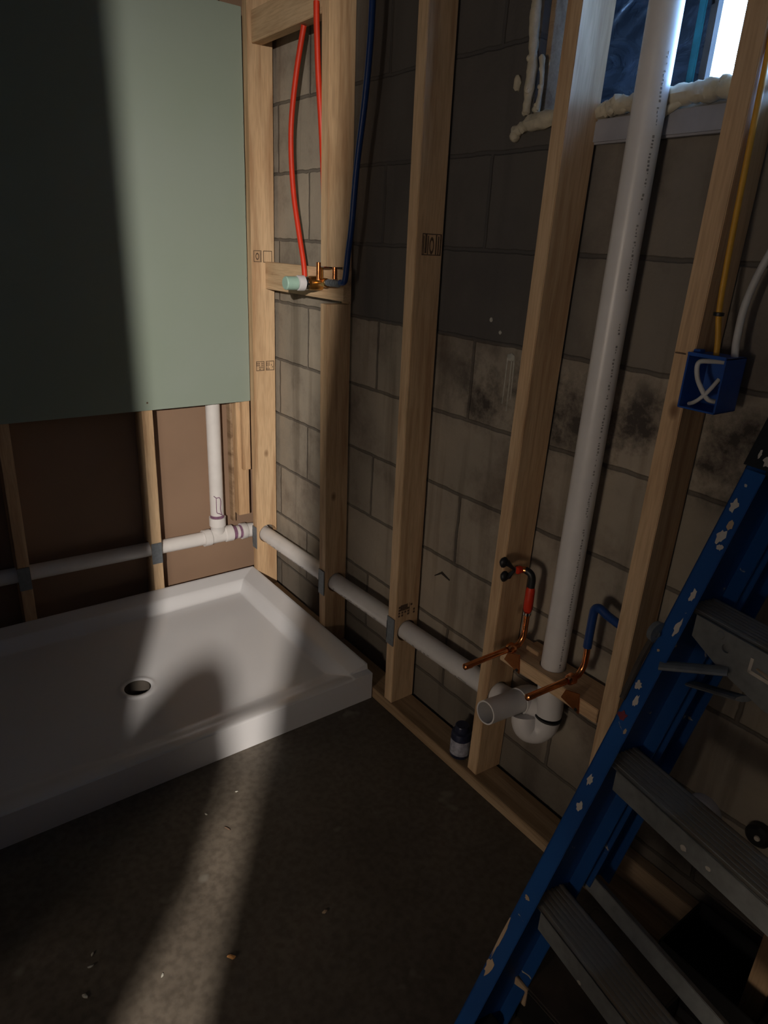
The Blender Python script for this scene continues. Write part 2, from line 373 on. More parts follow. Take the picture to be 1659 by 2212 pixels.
def cut(o, cutter):
    """subtract a world-space bmesh from a linked object and bake the result"""
    bmesh.ops.recalc_face_normals(cutter, faces=cutter.faces)
    me = bpy.data.meshes.new('cut'); cutter.to_mesh(me); cutter.free()
    c = bpy.data.objects.new('cut', me); COL.objects.link(c)
    md = o.modifiers.new('b', 'BOOLEAN'); md.operation = 'DIFFERENCE'; md.solver = 'EXACT'; md.object = c
    bpy.context.view_layer.update()
    dg = bpy.context.evaluated_depsgraph_get()
    nm = bpy.data.meshes.new_from_object(o.evaluated_get(dg)); o.modifiers.clear()
    old = o.data; o.data = nm; nm.name = old.name
    bpy.data.objects.remove(c); bpy.data.meshes.remove(me); bpy.data.meshes.remove(old)

# ------------------------------------------------------------------ the room
tag(boxo('floor', 'floor', -4.6, 0.3, -6.0, 0.101, -0.12, 0.0, bev=0), kind='structure')
tag(boxo('ceiling', 'ceil', -4.6, 0.3, -6.0, 0.101, 2.32, 2.42, bev=0), kind='structure')
tag(boxo('wall_back', 'brown', -4.6, 0.1, 0.089, 0.101, 0.0, 2.32, bev=0), kind='structure')
tag(boxo('wall_front', 'plain_wall', -4.6, 0.3, -6.1, -6.0, 0.0, 2.32, bev=0), kind='structure')
tag(boxo('wall_far_left', 'plain_wall', -4.7, -4.6, -6.0, 0.101, 0.0, 2.32, bev=0), kind='structure')
# left side wall of the shower alcove; unseen, length set to block fill light
tag(boxo('wall_left', 'plain_wall', -1.66, -1.545, -1.41, 0.089, 0.0, 2.32, bev=0), kind='structure')
# unseen walls added to cut both edges of the work light's beam
tag(boxo('wall_shade_stub', 'plain_wall', -1.95, -1.552, -2.30, -2.22, 0.0, 2.32, bev=0), kind='structure')
tag(boxo('wall_shade_near', 'bounce_wall', -1.518, 0.1, -2.86, -2.75, 0.0, 2.32, bev=0), kind='structure')
# block wall with the window opening
WY0, WY1, WZ0, WZ1 = -2.16, -1.225, 1.680, 2.16
bm = nb()
addbox(bm, 0.1, 0.3, -6.0, WY0, 0, 2.32); addbox(bm, 0.1, 0.3, WY1, 0.101, 0, 2.32)
addbox(bm, 0.1, 0.3, WY0, WY1, 0, WZ0); addbox(bm, 0.1, 0.3, WY0, WY1, WZ1, 2.32)
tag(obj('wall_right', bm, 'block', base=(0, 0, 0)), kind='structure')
# small grout crumbs and a run of dried grout on the block wall
for (y, z, r, w_) in ((-1.165, 1.262, .006, 'upper'), (-1.20, 1.235, .005, 'lower')):
    bm = nb(); blob(bm, (0.1, y, z), r, (.3, 1, 1))
    tag(obj('grout_speck', bm, 'crumb'), w_+' of two small pale grout specks on the grey blocks', 'grout speck')
# (the run hangs right of the second free stud)
yd = -1.245
bm = nb(); blob(bm, (0.1, yd, 1.182), .013, (.3, 1, .8))
for dy, l in ((-.012, .10), (-.004, .13), (.010, .115)):
    addtube(bm, [(0.1, yd+dy, 1.18), (0.1005, yd+dy*1.1, 1.18-l*.5), (0.1, yd+dy*1.2, 1.18-l)], [.0022, .0016, .001], 6)
tag(obj('grout_drip', bm, 'crumb', smooth=True), 'pale grout drip running down the blocks in thin streaks', 'grout drip')
bm = nb(); addtube(bm, [(0.1, -1.04, .500), (0.103, -1.07, .522), (0.1, -1.105, .512)], [.004, .011, .004], 8, flat=.4)
tag(obj('mortar_gouge', bm, 'buck', smooth=True), 'dark curved scrape mark low on the block wall', 'scrape mark')

# ------------------------------------------------------------------ window
w1 = tag(empty('window_1', (0.24, -1.69, WZ0)), kind='structure')
bm = nb()
for a in ((WY0, WY0+.03, WZ0, WZ1), (WY1-.03, WY1, WZ0, WZ1), (WY0, WY1, WZ0, WZ0+.03), (WY0, WY1, WZ1-.03, WZ1)):
    addbox(bm, 0.225, 0.27, *a, 0.001)
addbox(bm, 0.2135, 0.232, -1.548, -1.534, WZ0, WZ1, 0.001)
obj('window_frame', bm, 'buck', w1)
bm = nb(); addbox(bm, 0.12, 0.225, WY1-.014, WY1, WZ0, WZ1, 0.001)
obj('window_jamb', bm, 'wood_old_and_shade', w1)
# crumpled dark film over the left pane
bm = nb(); ny, nz_ = 40, 40; g = []
for i in range(ny+1):
    row = []
    for j in range(nz_+1):
        y = WY1-.03 + (-1.541-(WY1-.03))*i/ny; z = WZ0+.01 + (WZ1-WZ0-.03)*j/nz_
        f = 0.0015*math.sin(y*61+z*23)+0.0012*math.sin(y*37-z*71)
        if z > 1.83: f += 0.006*math.sin(y*90+z*120)*min(1, (z-1.83)*12)
        row.append(bm.verts.new((0.216+f, y, z)))
    g.append(row)
for i in range(ny):
    for j in range(nz_): bm.faces.new((g[i][j], g[i+1][j], g[i+1][j+1], g[i][j+1]))
bmesh.ops.solidify(bm, geom=bm.faces[:], thickness=0.0012)
obj('plastic_film', bm, 'film', w1, smooth=True)
boxo('film_edge', 'teal', 0.208, 0.2130, -1.528, -1.512, WZ0, WZ1, w1, 0.002)
boxo('glass_pane', 'glass', 0.245, 0.248, WY0+.03, -1.548, WZ0+.02, WZ1-.03, w1, 0)
tag(boxo('trim_1', 'sill', 0.083, 0.1, -2.3, -1.40, 1.628, 1.672, bev=0.004), kind='structure')

def foam_bead(name, pts, rr, label, x=None):
    p = smooth_path(pts, 10); bm = nb()
    rs = []
    q = rr
    for i in range(len(p)):
        q += (random.random()-0.5)*rr*0.35; q = max(rr*.65, min(rr*1.35, q)); rs.append(q)
    rs[0] *= .5; rs[-1] *= .5
    addtube(bm, p, rs, 14, noise=0.22)
    for k in range(len(p)//3):
        c = p[random.randrange(len(p))]; blob(bm, c+Vector((random.uniform(-.5, 0), random.uniform(-.6, .6), random.uniform(-.6, .6)))*rr, rr*random.uniform(.6, 1.0), noise=.2)
    return tag(obj(name, bm, 'foam', smooth=True), label, 'spray foam')
foam_bead('foam_bead', [(0.095, -1.212, 1.70), (0.092, -1.218, 1.79), (0.095, -1.208, 1.88), (0.092, -1.214, 2.0), (0.095, -1.21, 2.12)], .009,
          'cream spray foam bead running up the left edge of the window opening')
foam_bead('foam_bead', [(0.098, -1.238, 1.70), (0.10, -1.242, 1.755), (0.098, -1.236, 1.81)], .007,
          'short second foam strand beside the upright bead left of the window')
foam_bead('foam_bead', [(0.095, -1.185, 1.668), (0.09, -1.235, 1.682), (0.093, -1.32, 1.688), (0.09, -1.41, 1.685), (0.088, -1.455, 1.692), (0.085, -1.53, 1.692), (0.088, -1.62, 1.695), (0.090, -1.70, 1.696), (.090, -1.9, 1.695)], .0145,
          'long lumpy foam bead along the bottom of the window opening')
foam_bead('foam_bead', [(0.088, -1.60, 1.687), (0.078, -1.575, 1.672), (0.074, -1.55, 1.655), (0.076, -1.54, 1.640)], .0055,
          'thin foam drip curling down from the window sill bead')
bm = nb(); blob(bm, (0.096, -1.175, 1.765), .013, (.6, .8, 1.3))
tag(obj('foam_blob', bm, 'foam', smooth=True), 'small foam blob on the blocks left of the foam bead', 'spray foam')

# ------------------------------------------------------------------ bottom plates
tag(boxo('bottom_plate', 'wood_plate', 0.0, 0.089, -4.2, 0.0, 0.0, 0.038), 'long pine bottom plate lying on the floor under the block wall studs', 'bottom plate')
tag(boxo('bottom_plate', 'wood_x', -1.54, -0.004, 0.0, 0.088, 0.0, 0.038), 'pine bottom plate hidden behind the shower base', 'bottom plate')
tag(boxo('top_plate', 'wood_y', 0.0, 0.089, -4.2, -0.003, 2.282, 2.32), 'pine top plate above the block wall studs', 'top plate')

# ------------------------------------------------------------------ studs
def stud_corners(x0, y0, x1, y1, tw, za, zb, xa=0.0, xb=0.089):
    out = []
    cs, sn = math.cos(tw), math.sin(tw)
    for w in (xa, xb):
        for t in (0.038, 0.0):
            for z in (za, zb):
                k = z/2.0
                out.append((x0+(x1-x0)*k + w*cs - t*sn, y0+(y1-y0)*k - w*sn - t*cs, z))
    return out
ST = {1: (-0.0019, -0.0072, -0.0001, -0.0093, 0.0294), 2: (-0.0015, -0.5441, -0.0003, -0.5043, -0.0347),
      3: (0.0014, -0.9508, 0.0016, -0.9264, -0.0054), 4: (0.0117, -1.3397, 0.0011, -1.3769, 0.0592), 5: (-0.0003, -1.7176, 0.0078, -1.7259, -0.0352)}
SL = {1: 'brightly lit pine stud in the corner beside the green board',
      2: 'pine stud carrying the right end of the shower valve block, second from the corner',
      3: 'pine stud with a dark grade stamp, standing just past the end of the shower base',
      4: 'leaning pine stud between the tall white pipe and the black handled valve',
      5: 'pine stud with the blue electrical box fixed to it'}
studs = {}
for i, p in ST.items():
    e = empty('wall_stud', (p[0]+.045, p[1]-.019, 0.038)); tag(e, SL[i], 'stud', 'studs along the block wall')
    bm = nb()
    if i == 2:
        addhex(bm, stud_corners(*p, 0.0385, 1.243), 0.0012); addhex(bm, stud_corners(*p, 1.243, 1.352, 0.080), 0); addhex(bm, stud_corners(*p, 1.352, 2.281), 0.0012)
    else: addhex(bm, stud_corners(*p, 0.0385, 2.281), 0.0015)
    o = obj('lumber', bm, 'wood_z', e); studs[i] = (e, o)
# a run more studs out of the frame to the right
for i, y in enumerate((-2.14, -2.55, -2.96)):
    e = empty('wall_stud', (.045, y-.019, 0.038))
    tag(e, ['pine stud on the block wall beyond the blue box, outside the picture', 'pine stud further along the block wall near the camera', 'pine stud furthest along the block wall behind the camera'][i], 'stud', 'studs along the block wall')
    bm = nb(); addhex(bm, stud_corners(0, y, 0, y, 0, 0.0385, 2.281), 0.0015); obj('lumber', bm, 'wood_z', e)
# studs of the partition behind the green board
PX = [(-0.858, -0.8665), (-0.3975, -0.405), (-1.31, -1.31)]
PL = ['shadowed pine stud under the board, leftmost of the two visible below it', 'lit pine stud below the green board with a grey nail plate', 'pine stud behind the green board beyond the left edge']
pst = []
for (xt, xb), lab in zip(PX, PL):
    e = empty('wall_stud', (xb, .045, .038)); tag(e, lab, 'stud', 'studs of the partition behind the board')
    bm = nb(); c = []
    for s in (-.019, .019):
        for y in (0.0, 0.0875):
            for z, xx in ((0.0385, xb), (2.281, xt+(xt-xb)*1.2)): c.append((xx+s, y, z))
    addhex(bm, c, .0015); o = obj('lumber', bm, 'wood_z', e); pst.append((e, o))
tag(boxo('nailer', 'wood_z', -0.049, -0.0008, 0.022, 0.060, 0.352, 0.96), 'long light pine nailer hanging beside the corner stud', 'nailer', )
tag(boxo('nailer', 'wood_z', -0.034, -0.0008, 0.0005, 0.0215, 0.552, 0.96), 'short pine scrap fixed in front of the long nailer under the board', 'nailer')
tag(boxo('nailer', 'wood_old_and_shade', -0.0605, -0.050, 0.055, 0.0885, 0.315, 2.28), 'thin pine edge, darkened in colour as shade, behind the nailers beside the brown backing', 'nailer')  # dark wood colour stands in for the shade on this edge

# holes for the drain pipe and nail plates
def cyl(a, b, r, seg=28):
    bm = nb(); addtube(bm, [a, b], r, seg); return bm
PZ = lambda y: 0.266 + 0.040*(-y/1.27)     # height of the drain run along the block wall
for i in (1, 2, 3, 4):
    y = ST[i][1]; r = .036 if i != 1 else .040
    dz = .010 if i == 1 else 0
    cut(studs[i][1], cyl((0.047, y+.08, PZ(y)+dz), (0.047, y-.12, PZ(y)+dz), r))
for e, o in pst: cut(o, cyl((e.location.x-.1, .045, .272), (e.location.x+.1, .045, .272), .036))
for i, zc in ((1, .262), (2, .288), (3, .298)):
    p = ST[i]; k = zc/2.0; xx = p[0]+(p[2]-p[0])*k; yy = p[1]+(p[3]-p[1])*k
    bm = nb(); addbox(bm, xx-.0035, xx-.0005, yy-.036, yy+.001, zc-.048, zc+.048, .0008)
    addbox(bm, xx-.0035, xx-.0005, yy-.003, yy+.002, zc-.03, zc+.03, .0005)
    tag(obj('nail_plate', bm, 'steel', studs[i][0]), 'grey steel nail plate')
for (e, o), zc in zip(pst[:2], (.285, .275)):
    x = e.location.x; boxo('nail_plate', 'steel', x-.020, x+.020, -.0032, -.0004, zc-.046, zc+.040, e, .0008)

# grade stamps: inked frames, bars and an O
def stamp(i, zc, h, w0, w1, parts, seed=0):
    """marks on the wide face (towards the camera) of stud i; w runs across the face"""
    p = ST[i]; rnd = random.Random(seed); bm = nb()
    cs, sn = math.cos(p[4]), math.sin(p[4])
    def pt(w, z, d):
        k = z/2.0; t = 0.038+d
        return (p[0]+(p[2]-p[0])*k + w*cs - t*sn, p[1]+(p[3]-p[1])*k - w*sn - t*cs, z)
    def bar(a, b, c, d):
        vs = [pt(w, z, q) for w in (a, b) for q in (0.0004, -0.0002) for z in (c, d)]
        addhex(bm, vs)
    for kind, a, b, c, d in parts:
        a, b = w0+(w1-w0)*a, w0+(w1-w0)*b; c, d = zc-h/2+h*c, zc-h/2+h*d
        if kind == 'bar': bar(a, b, c, d)
        elif kind == 'frame':
            t = .0024; bar(a, b, c, c+t); bar(a, b, d-t, d); bar(a, a+t, c, d); bar(b-t, b, c, d)
        elif kind == 'grid':
            n = 6
            for k in range(n):
                for j in range(4):
                    if rnd.random() < .7:
                        x = a+(b-a)*k/n; z = c+(d-c)*j/4; bar(x, x+(b-a)/n*.6, z, z+(d-c)/4*.7)
        elif kind == 'o':
            mx, mz = (a+b)/2, (c+d)/2; rx, rz = (b-a)/2, (d-c)/2; n = 20
            for k in range(n):
                q0, q1 = 2*math.pi*k/n, 2*math.pi*(k+1)/n
                vs = []
                for f in (1.0, 0.62):
                    for q in (q0, q1):
                        for dd in (0.0004, -0.0002): vs.append(pt(mx+rx*f*math.cos(q), mz+rz*f*math.sin(q), dd))
                addhex(bm, vs)
    return obj('grade_stamp', bm, 'ink', studs[i][0])
stamp(1, 1.362, .040, .008, .080, [('frame', 0, .42, .02, 1), ('o', .10, .30, .2, .8), ('bar', .34, .37, .1, .9), ('frame', .52, 1, 0, 1)], 1)
stamp(1, .972, .036, .010, .084, [('frame', 0, .45, 0, 1), ('grid', .04, .42, .1, .9), ('frame', .55, 1, 0, 1), ('grid', .58, .96, .1, .9)], 2)
stamp(3, 1.428, .052, .020, .084, [('frame', 0, 1, 0, 1), ('o', .38, .62, .05, .85), ('bar', .06, .1, 0, .9), ('bar', .15, .24, .1, 1), ('bar', .28, .33, 0, .9), ('bar', .7, .76, .05, .95), ('bar', .82, .88, 0, .9), ('bar', .93, .96, 0, 1)], 3)
stamp(3, .372, .040, .010, .080, [('grid', 0, 1, 0, 1), ('bar', .1, .5, .5, 1), ('bar', .6, .62, 0, 1)], 4)
p5 = studs[5][0]
boxo('pencil_mark', 'ink', -.0012, .0004, -1.748, -1.728, 1.2675, 1.2695, p5, 0)

# ------------------------------------------------------------------ green board
bm = nb()
addbox(bm, -1.54, -0.0035, -0.0125, -0.0005, 0.8344, 2.108, .001)
for f in bm.faces: f.material_index = 0 if abs(f.normal.y) > .5 else 1
bo = tag(obj('drywall_sheet', bm, ['board', 'board_core']), 'large pale green moisture resistant drywall sheet above the shower base', 'drywall sheet')
lathe_o('screw_head', 'ink', [(0, -.0012), (.003, -.001), (.0035, 0)], (-.40, -.0125, .862), (0, 1, 0), bo, 12)
# frayed paper threads hanging at its right edge
bm = nb()
for z in (1.79, 1.72, 1.60, 1.50, 1.30):
    addtube(bm, [(-.006, -.0145, z), (-.011, -.018, z-.012), (-.009, -.016, z-.026)], .0005, 5)
addtube(bm, [(-.05, -.014, .835), (-.052, -.016, .815), (-.05, -.014, .80)], .0005, 5)
tag(obj('paper_thread', bm, 'crumb', bo), kind='stuff')

# ------------------------------------------------------------------ blocking
tag(boxo('blocking', 'wood_y', 0.012, 0.050, -0.502, -0.0495, 2.006, 2.095), 'pine blocking board high up between the corner stud and the next', 'blocking')
vb = tag(boxo('blocking', 'wood_y', 0.050, 0.078, -0.572, -0.0495, 1.252, 1.345), 'pine blocking board behind the shower valve, let into the second stud', 'blocking')
fx = tag(boxo('blocking', 'wood_y', 0.0, 0.089, -1.7165, -1.418, 0.450, 0.488), 'flat pine block between two studs carrying the copper stubs', 'blocking')
cut(fx, cyl((0.05, -1.545, .40), (0.05, -1.545, .55), .032))
tag(boxo('wood_scrap', 'wood_y', 0.045, 0.085, -1.50, -1.46, 0.4885, 0.500), 'small square pine scrap lying on the copper stub block', 'scrap')
tag(boxo('wood_scrap', 'wood_old_and_shade', 0.068, 0.0985, -2.12, -1.775, 0.0385, 0.112), 'brown board scrap on edge against the blocks behind the ladder', 'scrap')

# ------------------------------------------------------------------ shower base
XW, D = 1.524, 0.888
def sst(t): t = max(0, min(1, t)); return t*t*(3-2*t)
def side(d, w, floor, fl):
    if d < .007: return fl
    if d < w: return fl+(0.1005-fl)*min(1, (d-.007)/(w-.007))
    return .0985+(floor-.0985)*sst((d-w)/.036)**.85
def pan_h(x, y):
    db, dr_, dl, df = -y, -x, x+XW, y+D
    rr = math.hypot(x+.650, y+.4927); floor = .050+.012*min(1, rr/.7)
    fl = .1175 if df > .030 else .099
    z = max(side(db, .058, floor, fl), side(dr_, .072, floor, fl), side(dl, .072, floor, fl))
    zf = .099-.003*(1-min(1, df/.008))**2+(floor-.099)*sst((df-.008)/.135)
    z = max(z, zf)
    if .040 < rr < .062: z = max(z, floor+.0035*(1-abs(rr-.050)/.012))
    return z
def axis_pts(n, edges):
    s = set()
    for a, b, k in edges:
        for i in range(k+1): s.add(round(a+(b-a)*i/k, 5))
    return sorted(s)
xs = axis_pts(0, [(-1.524, -1.51, 6), (-1.51, -1.38, 24), (-1.38, -.75, 18), (-.75, -.55, 40), (-.55, -.145, 14), (-.145, -.014, 36), (-.014, 0, 7)])
ys = axis_pts(0, [(-D, -D+.036, 10), (-D+.036, -D+.13, 22), (-D+.13, -.60, 5), (-.60, -.39, 42), (-.39, -.13, 10), (-.13, -.014, 32), (-.014, 0, 7)])
bm = nb(); g = [[bm.verts.new((x-.0006 if False else x, y, pan_h(x, y))) for y in ys] for x in xs]
gb = [[None]*len(ys) for _ in xs]
for i in range(len(xs)-1):
    for j in range(len(ys)-1): bm.faces.new((g[i][j], g[i+1][j], g[i+1][j+1], g[i][j+1]))
def skirt(line):
    low = [bm.verts.new((v.co.x, v.co.y, 0.0005)) for v in line]
    for k in range(len(line)-1): bm.faces.new((line[k], line[k+1], low[k+1], low[k]))
    return low
loops = [[g[i][0] for i in range(len(xs))], [g[-1][j] for j in range(len(ys))], [g[i][-1] for i in range(len(xs)-1, -1, -1)], [g[0][j] for j in range(len(ys)-1, -1, -1)]]
lows = []
for l in loops: lows += skirt(l)
bmesh.ops.remove_doubles(bm, verts=lows, dist=1e-5)
be = [e for e in bm.edges if e.is_boundary]; bmesh.ops.edgeloop_fill(bm, edges=be)
pan_e = tag(empty('shower_tray', (-.762, -.445, 0)), 'white acrylic shower base with a low front curb and round drain hole', 'shower base')
bmesh.ops.translate(bm, verts=bm.verts, vec=(-.0045, -.001, 0))
pan = obj('tray_body', bm, 'acrylic', pan_e, smooth=True)
for f in pan.data.polygons: f.use_smooth = True
cut(pan, cyl((-.6545, -.4937, -.02), (-.6545, -.4937, .2), .041, 48))
try: pan.data.set_sharp_from_angle(angle=R(50))
except Exception: pass
bm = nb(); lathe(bm, [(.0405, .051), (.0405, .002), (.038, .002), (.038, .051)], (-.6545, -.4937, 0), seg=48); obj('drain_sleeve', bm, 'pan_dark', pan_e, smooth=True)

# ------------------------------------------------------------------ drain and vent pipework behind the board
pr = tag(empty('drain_pipe', (-.14, .045, .24)), 'white plastic drain tee with vent riser and runs through the partition studs', 'drain pipe')
tubeo('pipe_run', 'pvc', [(-1.54, .045, .292), (-.20, .045, .272)], .0275, pr, 28)
tubeo('riser', 'pvc', [(-.135, .045, .345), (-.1345, .045, 2.28)], .0275, pr, 28)
bm = nb(); lathe(bm, [(.0275, 0), (.034, 0), (.034, .03), (.030, .034), (.030, .09), (.034, .094), (.034, .125), (.0275, .125)], (-.20, .045, .272), (1, 0, 0))
lathe(bm, [(.028, 0), (.030, .03), (.0335, .034), (.0335, .07), (.0275, .07)], (-.135, .045, .285)); obj('tee', bm, 'pvc', pr, smooth=True)
tubeo('primer_band', 'purple', [(-.135, .045, .3545), (-.135, .045, .366)], .0281, pr, 28)
tubeo('primer_band', 'purple', [(-.075, .045, .2705), (-.058, .045, .270)], .0281, pr, 28)
tubeo('primer_band', 'purple', [(-.045, .045, .2695), (-.034, .045, .269)], .0281, pr, 28)
tubeo('nipple', 'pvc', [(-.077, .045, .2705), (-.03, .045, .269)], .0277, pr, 28)
# purple primer scrawl on the riser
bm = nb(); sc = []
for u, z in ((-2.35, .455), (-2.0, .447), (-1.55, .447), (-1.35, .43), (-1.45, .40), (-1.3, .375), (-1.0, .362)):
    sc.append((-.135+.0279*math.cos(u), .045+.0279*math.sin(u), z))
addtube(bm, smooth_path(sc, 5), .0018, 6)
sc = [(-.135+.0279*math.cos(u), .045+.0279*math.sin(u), z) for u, z in ((-2.0, .447), (-2.02, .42), (-2.0, .385), (-1.6, .378), (-1.35, .372))]
addtube(bm, smooth_path(sc, 5), .0016, 6); obj('primer_scrawl', bm, 'purple', pr)
bm = nb(); lathe(bm, [(.0275, 0), (.034, 0), (.034, .022), (.031, .026)], (-.034, .045, .269), (1, 0, 0))
path = [(-.010, .045, .268)] + [(.047-.057*math.cos(a), .045-.0-.045*math.sin(a)*1.0, .268) for a in [R(q) for q in (20, 40, 60, 75, 90)]]
path = [(-.015, .045, .268), (.012, .042, .268), (.034, .030, .268), (.046, .008, .268), (.047, -.004, .268)]
addtube(bm, smooth_path(path, 6), .030, 24); obj('elbow', bm, 'pvc', pr, smooth=True)

# drain run along the block wall, through the studs
dp = tag(empty('drain_pipe', (.047, -.7, .28)), 'white plastic drain pipe running low through the block wall studs', 'drain pipe')
tubeo('pipe_run', 'pvc', [(.047, -.004, PZ(0)), (.047, -1.40, PZ(-1.40)), ], .030, dp, 28)
bm = nb()
for k in range(70):
    y = -.08-k*.018+random.uniform(-.003, .003)
    if random.random() < .35 or any(ST[i][1]-.05 < y < ST[i][1]+.02 for i in (1, 2, 3, 4)): continue
    a = R(205)+random.uniform(-.12, .12); s = random.uniform(.002, .009)
    c = Vector((.047+.0302*math.cos(a), y, PZ(y)+.0302*math.sin(a)))
    addbox(bm, c.x-.0006, c.x+.0006, y-s, y+s, c.z-.0012, c.z+.0012)
tag(obj('printed_line', bm, 'print', dp), kind='stuff')

# sink drain: fittings and open stub
sd = tag(empty('sink_drain', (.047, -1.48, .27)), 'white plastic sink drain with open stub and trap bend below the flat block', 'sink drain')
bm = nb()
addtube(bm, [(.06, -1.482, .352), (-.0985, -1.480, .367)], .0300, 32, cap=False)
addtube(bm, [(.06, -1.482, .352), (-.0985, -1.480, .367)], .0262, 32, cap=False)
lathe(bm, [(.0262, 0), (.030, 0)], (-.0985, -1.480, .367), (-1, 0, .095)); obj('stub', bm, 'pvc', sd, smooth=True)
bm = nb(); addtube(bm, smooth_path([(.035, -1.482, .354), (.055, -1.486, .354), (.064, -1.505, .350), (.056, -1.535, .345)], 5), .0325, 26)
lathe(bm, [(.030, 0), (.0345, 0), (.0345, .03), (.031, .03)], (.045, -1.4825, .353), (-1, 0, .095)); obj('elbow', bm, 'pvc', sd, smooth=True)
bm = nb(); addtube(bm, smooth_path([(.05, -1.545, .449), (.05, -1.550, .42), (.05, -1.555, .38), (.048, -1.556, .352)], 5), .0325, 26); obj('drop', bm, 'pvc', sd, smooth=True)
tubeo('gasket', 'rubber', [(.048, -1.5565, .3485), (.0475, -1.556, .3435)], .0338, sd, 28)
bm = nb(); addtube(bm, smooth_path([(.047, -1.556, .343), (.044, -1.553, .318), (.033, -1.542, .300), (.018, -1.527, .299), (.010, -1.518, .315), (.012, -1.512, .335)], 6), [.0330]*24+[.0325]*7, 26)
obj('trap_bend', bm, 'pvc', sd, smooth=True)
bm = nb(); addtube(bm, smooth_path([(.05, -1.545, .36), (.049, -1.50, .335), (.047, -1.46, .318), (.047, -1.40, PZ(-1.4))], 5), .031, 24); obj('branch', bm, 'pvc', sd, smooth=True)

# tall vent
vp = tag(empty('vent_pipe', (.05, -1.545, .449)), 'tall white plastic vent pipe standing on the flat block between two studs', 'vent pipe')
tubeo('pipe', 'pvc', [(.05, -1.545, .4495), (.05, -1.557, 2.281)], .0298, vp, 36)
bm = nb(); z = .50
while z < 1.75:
    s = random.uniform(.002, .006)
    if random.random() < .8 and not (.86 < z < .885 or 1.30 < z < 1.36):
        a = R(-112)+random.uniform(-.03, .03); yy = -1.545-.012*(z-.45)/1.83
        h = random.uniform(.0012, .003)
        for q in (-1, 1):
            if random.random() < .75:
                aa = a+q*.035; c = (.05+.0301*math.cos(aa), yy+.0301*math.sin(aa))
                addbox(bm, c[0]-.0009, c[0]+.0009, c[1]-.0004, c[1]+.0004, z, z+s*.8)
    z += s+.0022
tag(obj('printed_line', bm, 'print', vp), kind='stuff')

# ------------------------------------------------------------------ shower valve and its tubing
sv = tag(empty('shower_valve', (.0, -.44, 1.27)), 'brass shower mixing valve with mint green test cap on the pine block', 'shower valve')
lathe_o('test_cap', 'mint', [(0, 0), (.018, 0), (.0205, .003), (.0205, .040), (.017, .042)], (-.082, -.44, 1.297), (1, 0, 0), sv)
lathe_o('collar', 'white_plastic', [(.014, -.002), (.0225, 0), (.0235, .004), (.0235, .021), (.014, .023)], (-.038, -.44, 1.2975), (1, 0, 0), sv)
lathe_o('chrome_sleeve', 'chrome', [(.0, 0), (.016, 0), (.016, .012), (.019, .014), (.019, .022), (.0, .022)], (-.050, -.44, 1.297), (1, 0, 0), sv)
lathe_o('chrome_sleeve', 'chrome', [(.0, 0), (.019, 0), (.021, .004), (.021, .010), (.0, .011)], (-.014, -.44, 1.2975), (1, 0, 0), sv)
bm = nb(); lathe(bm, [(0, 0), (.020, 0), (.022, .008), (.022, .045), (.0, .045)], (.003, -.44, 1.298), (1, 0, 0))
addtube(bm, [(.026, -.44, 1.30), (.026, -.505, 1.304)], .011, 16); addtube(bm, [(.028, -.44, 1.30), (.028, -.372, 1.298)], .011, 16)
lathe(bm, [(.0, 0), (.014, 0), (.014, .018), (0, .018)], (.026, -.495, 1.303), (0, -1, .03), 8)
addtube(bm, [(.028, -.468, 1.30), (.028, -.468, 1.347)], .009, 16); obj('valve_body', bm, 'brass', sv, smooth=True)
tubeo('copper_stub', 'copper', [(.010, -.487, 1.310), (.010, -.487, 1.362)], .007, sv, 14)
tubeo('copper_stub', 'copper', [(.020, -.565, 1.318), (.020, -.565, 1.352)], .007, sv, 14)
bm = nb(); addtube(bm, [(.024, -.511, 1.304), (.027, -.585, 1.308)], .0085, 14)
for k in range(5): addtube(bm, [(.024+.0005*k, -.522-.013*k, 1.3048), (.024+.0005*k, -.526-.013*k, 1.305)], .0108, 14)
obj('inlet_fitting', bm, 'steel', sv, smooth=True)

def tubing(name, m, pts, r, label, cat='water tube', group=None):
    return tag(tubeo(name, m, smooth_path(pts, 8), r, seg=16), label, cat, group)
tubing('water_tube', 'red_pex', [(.028, -.372, 1.308), (.028, -.362, 1.36), (.026, -.335, 1.45), (.024, -.305, 1.56), (.024, -.289, 1.68), (.025, -.292, 1.78), (.028, -.318, 1.90), (.033, -.350, 2.005)], .0085,
       'long bowed red water tube reaching down to the shower valve')
tubing('water_tube', 'red_pex', [(-.004, -.482, 2.03), (-.004, -.484, 1.98), (.0, -.489, 1.86), (.006, -.4975, 1.74), (.02, -.490, 1.62), (.045, -.46, 1.5), (.06, -.45, 1.37), (.062, -.45, 1.346)], .0085,
       'second red water tube tucked against the second stud from the corner')
tubing('water_tube', 'blue_pex', [(.028, -.585, 1.309), (.029, -.603, 1.312), (.031, -.609, 1.33), (.031, -.618, 1.39), (.030, -.635, 1.47), (.030, -.652, 1.62), (.031, -.68, 1.78), (.031, -.697, 1.93), (.031, -.70, 2.10), (.031, -.70, 2.281)], .0090,
       'dark blue water tube coming down beside the second stud to the shower valve')

